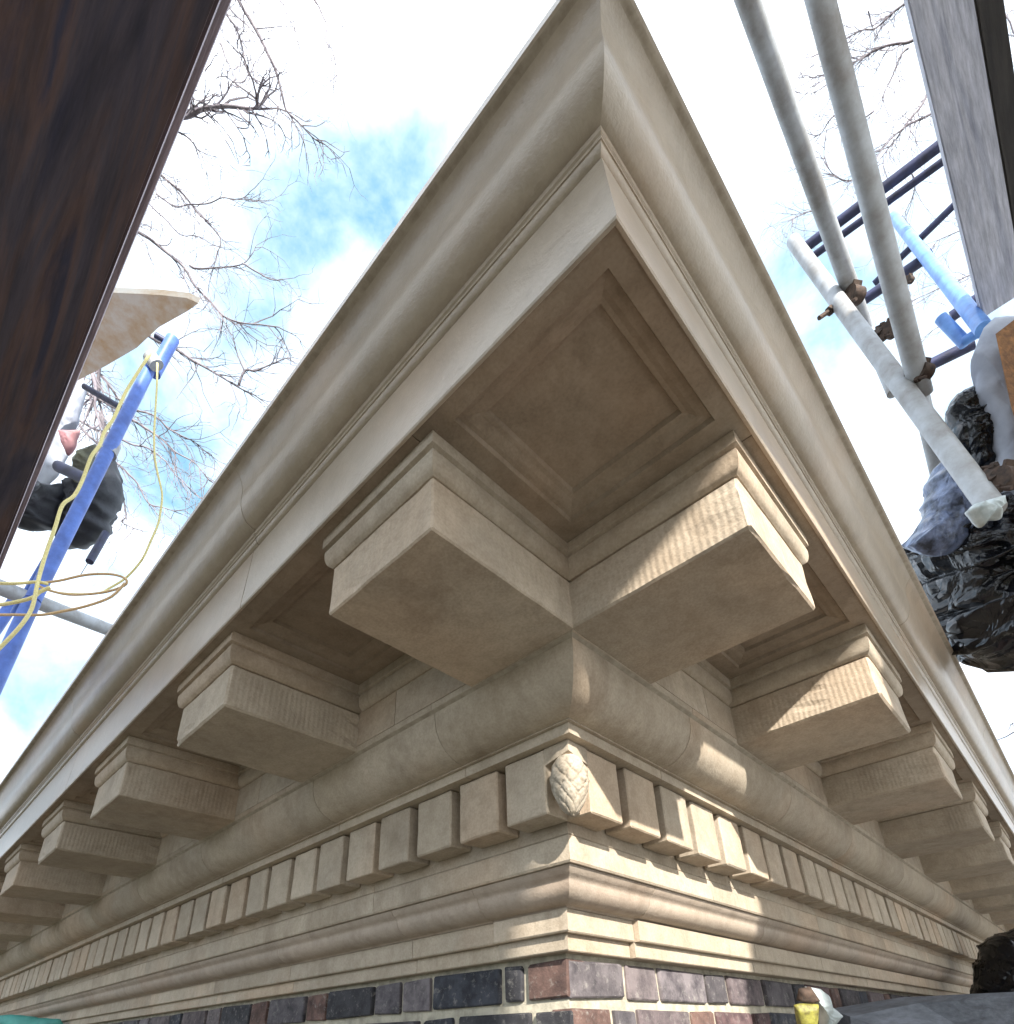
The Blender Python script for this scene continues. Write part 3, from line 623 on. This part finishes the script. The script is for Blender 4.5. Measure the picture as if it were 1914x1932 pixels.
def coupler(px, py, d, s, seed, lab, da=None, db=None):
    """a swivel coupler: two bands clasping the tubes, with flange, bolts and nuts"""
    random.seed(seed); c = at(px, py, d); e = empty('tube_coupler', c); tag(e, lab, 'coupler', 'tube couplers at the right')
    s *= 0.85
    da = (da or Vector((0.1, 0.8, -0.3))).normalized(); db = (db or (right + fwd * .3)).normalized()
    n = da.cross(db).normalized()
    for dd, o in ((da, n * -0.012), (db, n * 0.026)):
        bm = bmesh.new(); tube(bm, [(o - dd * .024) * s, (o + dd * .024) * s], 0.0300 * s, 18)
        q = new_obj('coupler_band', bm, RUST, e, smooth=True); mm = q.modifiers.new('edges', 'EDGE_SPLIT'); mm.split_angle = math.radians(40)
    for dd, o, sg in ((da, n * -0.012, 1), (db, n * .026, -1)):
        side = dd.cross(n).normalized() * sg
        bm = bmesh.new(); tube(bm, [(o + side * .034 - n * .03) * s, (o + side * .036 + n * .075 * sg) * s], 0.006 * s, 8)
        tube(bm, [(o + side * .036 + n * .035 * sg) * s, (o + side * .036 + n * .048 * sg) * s], 0.012 * s, 6); new_obj('coupler_bolt', bm, RUST, e)
        bm = bmesh.new(); box(bm, (-.009 * s, -.018 * s, -.006 * s), (.012 * s, .018 * s, .006 * s), bevel=.0015 * s)
        q = new_obj('coupler_flange', bm, RUST, e); q.location = (o + side * .034) * s; q.rotation_euler = side.to_track_quat('X', 'Z').to_euler()
    if seed in (1, 4):
        bm = bmesh.new(); d1 = (-right - upv * .75 - fwd * .2).normalized() if seed == 1 else (right + upv * .7).normalized()
        tube(bm, [d1 * .02, d1 * .13], 0.007, 8); tube(bm, [d1 * .075, d1 * .088], .014, 6); new_obj('coupler_bolt', bm, RUST, e)
coupler(1602, 562, 1.85, 1.0, 1, 'rusty brown coupler where the left tube meets the slanting tube')
coupler(1668, 628, 1.75, 0.8, 2, 'small rusty coupler hanging beside the slanting tube')
coupler(1730, 705, 1.5, 0.8, 3, 'coupler at the foot of the thick right tube')
coupler(1880, 905, 1.25, 0.9, 4, 'coupler with a wing on the lower end of the slanting tube')
coupler(1712, 530, 2.2, 0.5, 5, 'tiny coupler on the dark bar just right of the thick tube')
# cloth, brown end, plastic bundles
blob('grey_cloth', [(1840, 665), (1856, 620), (1876, 600), (1990, 590), (1990, 1260), (1935, 1060), (1912, 990), (1892, 930), (1884, 860), (1866, 800), (1846, 740), (1848, 700)], 1.45, 0.04, CLOTH,
     'pale blue-grey cloth draped at the right edge below the grey plank', 'cloth', seed=11, freq=6, rough=.6)
a, b = at(1880, 640, 1.3), at(2010, 700, 1.3)
bm = bmesh.new(); q = [at(1879, 630, 1.3), at(1990, 545, 1.3), at(1990, 1050, 1.3), at(1908, 765, 1.3)]; q2 = [v + (v - CAM) * .05 for v in q]; c0 = q[0].copy()
A = [bm.verts.new(v - c0) for v in q]; B = [bm.verts.new(v - c0) for v in q2]
bm.faces.new(A); bm.faces.new(B[::-1])
for i in range(4): bm.faces.new((A[i], A[(i + 1) % 4], B[(i + 1) % 4], B[i]))
tag(new_obj('timber_end', bm, BROWNWOOD, loc=c0), 'orange brown end of a timber poking out in front of the grey cloth', 'timber')
blob('plastic_bundle', [(1712, 1030), (1742, 1010), (1760, 985), (1776, 955), (1800, 945), (1840, 955), (1880, 975), (1960, 980), (2040, 1010), (2060, 1130), (2010, 1230), (1914, 1262), (1866, 1252), (1825, 1230), (1800, 1208), (1780, 1170), (1760, 1120), (1738, 1070)], 1.55, 0.17, BLACK,
     'large crumpled black plastic bundle tied up at the right edge', 'bundle', seed=20, freq=10, rough=1.0)
blob('plastic_flap', [(1716, 1030), (1738, 1000), (1752, 960), (1762, 905), (1776, 872), (1800, 880), (1822, 920), (1838, 965), (1830, 1000), (1805, 1040), (1776, 1050), (1745, 1045)], 1.45, 0.05, SHEENPL,
     'black plastic flap painted with a blue-grey sheen, gathered at the top of the bundle', 'plastic sheet', seed=31, freq=14, rough=.8)
blob('plastic_wrap', [(1792, 770), (1805, 742), (1832, 728), (1856, 742), (1878, 778), (1850, 800), (1862, 850), (1880, 905), (1850, 915), (1825, 880), (1800, 838), (1800, 800)], 1.5, 0.05, BLACK,
     'smaller knot of black plastic wrapped above the slanting tube', 'plastic sheet', seed=41, freq=16, rough=.8)
blob('clear_wrap', [(1826, 962), (1838, 950), (1850, 958), (1862, 944), (1892, 936), (1898, 950), (1878, 966), (1886, 980), (1862, 978), (1852, 994), (1836, 976)], 1.14, 0.02, WHITEPL, 'scrap of clear whitish plastic on the lower end of the slanting tube', 'plastic scrap', seed=44, freq=18)
# lower right corner
blob('dark_sheeting', [(1840, 1930), (1852, 1850), (1868, 1812), (1872, 1785), (1894, 1765), (1990, 1740), (1990, 1860), (1900, 1880), (1850, 1900)], 2.6, 0.12, BLACK,
     'black plastic sheeting bunched at the far right end of the cornice', 'plastic sheet', seed=51, freq=8, rough=.6)
bm = bmesh.new(); q = [at(1565, 1904, 1.5), at(1700, 1882, 1.9), at(1990, 1868, 2.4), at(1990, 2050, 2.4), at(1575, 2010, 1.5)]; c0 = q[0].copy()
A = [bm.verts.new(v - c0) for v in q]; B = [bm.verts.new(v - c0 + Vector((.05, -.02, -.02))) for v in q]
bm.faces.new(A); bm.faces.new(B[::-1])
for i in range(5): bm.faces.new((A[i], A[(i + 1) % 5], B[(i + 1) % 5], B[i]))
tag(new_obj('grey_board', bm, SLATE, loc=c0), 'blue-grey board leaning on the wall at the bottom right corner', 'board')
blob('yellow_strap', [(1499, 1896), (1510, 1893), (1545, 1895), (1538, 1990), (1514, 1990)], 1.12, 0.012, YELLOWM, 'bright yellow strap end hanging in front of the brick wall', 'strap', seed=61)
blob('brown_tape', [(1504, 1888), (1508, 1866), (1530, 1862), (1548, 1888), (1530, 1894)], 1.13, 0.01, RUST, 'dark brown scrap of tape above the yellow strap', 'tape', seed=66)
blob('white_scrap', [(1520, 1862), (1548, 1866), (1564, 1878), (1570, 1900), (1590, 1915), (1574, 1935), (1570, 1990), (1548, 1990), (1556, 1900), (1535, 1875)], 1.14, 0.015, WHITEPL, 'torn white plastic scrap next to the yellow strap', 'plastic scrap', seed=62, freq=20)
blob('teal_tarp', [(-60, 1918), (20, 1915), (60, 1920), (115, 1924), (140, 1960), (60, 2000), (-60, 2000)], 2.6, 0.03, TEAL, 'strip of teal tarpaulin at the bottom left corner', 'tarpaulin', seed=63)

# added unseen sheets, put up to block the low sun and brighten side light
def sheet(x0, x1, z0, z1, along, fixed_c, lab):
    bm = bmesh.new(); n, k = 60, 14; g = []
    for i in range(n + 1):
        row = []
        for j in range(k + 1):
            s = x0 + (x1 - x0) * i / n; z = z0 + (z1 - z0) * j / k
            d = fixed_c + 0.05 * math.sin(s * 3.1) + 0.03 * math.sin(s * 9 + z * 2)
            row.append(bm.verts.new((s, d, z) if along == 'x' else (d, s, z)))
        g.append(row)
    for i in range(n):
        for j in range(k): bm.faces.new((g[i][j], g[i + 1][j], g[i + 1][j + 1], g[i][j + 1]))
    m, nt2, b = mat('added_sun_sheet'); tr = N(nt2, 'ShaderNodeBsdfTranslucent', Color=(0.86, 0.87, 0.88, 1)); df = N(nt2, 'ShaderNodeBsdfDiffuse', Color=(0.80, 0.80, 0.80, 1)); mxs = N(nt2, 'ShaderNodeMixShader'); mxs.inputs[0].default_value = 0.6
    nt2.links.new(df.outputs[0], mxs.inputs[1]); nt2.links.new(tr.outputs[0], mxs.inputs[2]); nt2.links.new(mxs.outputs[0], nt2.nodes['Material Output'].inputs['Surface'])
    o = new_obj('added_sun_sheet', bm, m, smooth=True); sd = o.modifiers.new('thickness', 'SOLIDIFY'); sd.thickness = 0.002; tag(o, lab, 'sheeting'); return o
XS = 3.5 * U
zs = Z0 + (0.235 + 0.57 * (3.5 - 0.617)) * U
sheet(-8 * U, 13 * U, zs, zs + 1.2, 'y', XS, 'added unseen translucent white sun-blocking sheet facing the right-hand wall, upper run')
sheet(-0.30 * U, 13 * U, Z0 - 2.6 * U, zs + 0.10, 'y', XS + .03, 'added unseen translucent white sun-blocking sheet facing the right-hand wall, lower corner piece')
sheet(-8 * U, -2.08 * U, Z0 - 2.6 * U, zs + 0.10, 'y', XS + .03, 'added unseen translucent white sun-blocking sheet, lower piece nearest the building corner')
sheet(-10 * U, 3.4 * U, Z0 + 2.7 * U, Z0 + 6.6 * U, 'x', -3.8 * U, 'added unseen translucent white sun-blocking sheet facing the left-hand wall')

# ------------------------------------------------------------------ bare trees
def tree(lab, trunk_xy, limbs, depth, seed, base_r=0.05, extra=4.6, droop=0.25):
    random.seed(seed); tx, ty = trunk_xy
    root = empty('bare_tree', (tx, ty, 0)); tag(root, lab, 'tree', 'leafless trees around the building')
    hub = Vector((tx, ty, CAM.z + 1.5)); org = root.location
    bm = bmesh.new(); tube(bm, smooth_path([Vector((0, 0, -0.2)), Vector((.1, 0, 2.5)), Vector((0, .15, 5)), hub - org, hub - org + Vector((.2, .2, 3)), hub - org + Vector((0.1, .6, 6))], 5),
                           [0.22 - 0.19 * i / 25 for i in range(26)], 10); new_obj('trunk', bm, BARK, root, smooth=True)
    tw = bmesh.new()
    def twig(p, d, l, r, lev):
        pts = [p]; q = p.copy(); dd = d.normalized()
        for i in range(5):
            dd = (dd + Vector((random.gauss(0, .22), random.gauss(0, .22), random.gauss(0, .22) - droop * .15))).normalized()
            q = q + dd * l / 5; pts.append(q.copy())
            if lev > 0 and i >= 1 and random.random() < 0.5:
                ax = Vector((random.gauss(0, 1), random.gauss(0, 1), random.gauss(0, 1))).normalized()
                twig(q, dd + ax * .8, l * random.uniform(.35, .6), r * .6, lev - 1)
        tube(tw, pts, [r * (1 - .7 * i / 5) for i in range(6)], 4, cap=False)
    for li, lim in enumerate(limbs):
        th, path = lim; n = len(path); d0 = depth * random.uniform(.92, 1.08)
        d0 = depth; dj = random.uniform(-.012, .012); P = [at(x + random.uniform(-2, 2), y + random.uniform(-2, 2), d0 * (1 + dj * i)) for i, (x, y) in enumerate(path)]
        # carry the limb back to the trunk outside the frame
        free = (path[0][0] < 312 or path[0][1] < 12 or path[0][0] > 1850)
        P2 = smooth_path(([P[0] + (P[0] - P[1]).normalized() * .8] if free else []) + P, 6)
        for i in range(1, len(P2)): P2[i] = P2[i] + Vector((noise.noise(P2[i] * 3), noise.noise(P2[i] * 3 + Vector((5, 0, 0))), noise.noise(P2[i] * 3 + Vector((0, 7, 0))))) * .05
        bm = bmesh.new(); tube(bm, [p - org for p in P2], [th * d0 / FPX * .5 * (1 - .75 * i / len(P2)) for i in range(len(P2))], 7)
        new_obj('limb', bm, BARK, root, smooth=True)
        for i in range(3, len(P2) - 1):
            if random.random() < 0.46 * extra / 3:
                d = (P2[i + 1] - P2[i - 1]).normalized(); side = random.choice((-1, 1))
                lat = (right * random.uniform(-.2, 1) * side + upv * random.uniform(-.9, .5) + fwd * random.uniform(-.4, .4))
                twig(P2[i] - org, d * .7 + lat * .6, random.uniform(.3, .75) * depth / 8, th * d0 / FPX * .16, 2)
        twig(P2[-1] - org, P2[-1] - P2[-3], .4 * depth / 8, th * d0 / FPX * .15, 1)
    for i in range(26):      # rest of the crown, beyond the frame
        a = random.uniform(0, 6.28); zz = random.uniform(0, 5)
        p = hub - org + Vector((0, 0, zz * .9)); d = Vector((math.cos(a), math.sin(a), random.uniform(.2, 1)))
        toward = (CAM - hub); toward.z = 0
        if d.dot(toward.normalized()) > .1: continue
        twig(p, d, random.uniform(1.5, 2.6), .03, 2)
    o = new_obj('twigs', tw, BARK, root, smooth=False); tag(o, kind='stuff')
tree('bare grey tree whose long branches spread across the sky left of the cornice', (-9.5, -5.5),
     [(7, [(450, 0), (506, 101), (532, 169), (540, 210), (570, 247), (612, 270)]), (5, [(415, 10), (431, 37), (457, 75), (465, 131), (499, 165), (525, 195)]),
      (13, [(310, 232), (356, 214), (394, 199), (442, 202), (476, 199), (487, 184)]), (3.5, [(580, -20), (592, 0), (615, 37), (615, 75), (630, 105), (634, 142)]),
      (6, [(300, 325), (311, 337), (356, 375), (386, 416), (416, 450), (412, 487)]), (4.5, [(290, 355), (300, 367), (337, 390), (394, 382), (442, 375), (472, 360)]),
      (8, [(235, 405), (255, 431), (319, 476), (367, 529), (409, 585), (450, 607), (521, 615)]), (4, [(356, 502), (412, 502), (457, 495), (484, 461)]),
      (3.5, [(457, 495), (502, 521), (547, 525)]), (4, [(425, -5), (445, 30), (480, 60), (505, 100)]), (4, [(330, 250), (350, 262), (370, 280), (385, 300)]), (3, [(520, -10), (545, 30), (560, 60)]),
      (3, [(415, 80), (425, 110), (440, 140), (452, 165)]), (3, [(300, 400), (340, 440), (380, 450), (430, 470)])], 8.0, 5)
tree('bare tree lower behind the blue ladder frame, its thin branches reaching the cornice edge', (-12.5, -3.5),
     [(7, [(300, 640), (340, 665), (373, 688), (413, 708), (453, 728), (497, 758)]), (5, [(453, 728), (460, 701), (483, 698), (520, 681), (553, 675)]), (3.5, [(460, 701), (447, 668), (440, 625)]),
      (6, [(160, 680), (193, 711), (233, 758), (293, 788), (320, 815), (367, 835), (400, 861)]), (6, [(215, 770), (260, 798), (293, 821), (320, 845), (360, 871), (397, 905)]),
      (5, [(205, 860), (227, 881), (253, 905), (280, 945), (307, 961), (347, 971)]), (5, [(200, 818), (233, 831), (283, 851), (317, 878), (367, 931)]), (4.5, [(215, 880), (225, 930), (236, 970), (232, 985), (270, 998)]),
      (11, [(170, 690), (176, 710), (182, 760), (187, 811)]), (8, [(188, 700), (186, 730), (188, 770), (196, 800)])], 9.0, 9)  # last two limbs stand in for truss-like stems, not branches
tree('bare grey tree with fine dense twigs behind the scaffold tubes at the right', (1.5, 14.0),
     [(5, [(1700, 10), (1686, 25), (1659, 47), (1626, 63), (1590, 76), (1540, 105)]), (6, [(1730, 70), (1706, 80), (1676, 90), (1643, 100), (1609, 120), (1560, 140)]),
      (5.5, [(1755, 165), (1746, 187), (1723, 217), (1693, 260), (1660, 305)]), (5.5, [(1765, 195), (1756, 210), (1709, 240), (1676, 267), (1650, 310)]), (4, [(1640, 335), (1623, 333), (1596, 343), (1576, 333), (1553, 297)]),
      (3, [(1560, 405), (1543, 403), (1516, 403), (1496, 413), (1493, 443)]), (4, [(1715, 90), (1699, 110), (1675, 160), (1655, 200)]), (4, [(1860, 505), (1843, 513), (1809, 530), (1759, 550), (1700, 570)]),
      (3, [(1600, 200), (1570, 225), (1545, 250), (1520, 255)]), (3, [(1720, 320), (1730, 345), (1720, 380), (1700, 410)]), (3.5, [(1870, 440), (1820, 430), (1780, 450), (1750, 480)]), (3, [(1860, 575), (1800, 600), (1740, 640)]),
      (3, [(1640, 20), (1650, 45), (1660, 30), (1665, 5)]), (3, [(1590, 130), (1560, 160), (1530, 170)]), (3, [(1650, 210), (1610, 235), (1580, 240)]), (4, [(1914, 60), (1900, 30), (1914, 10)]), (4, [(1920, 130), (1900, 160), (1914, 190)])], 9.0, 21, extra=6)
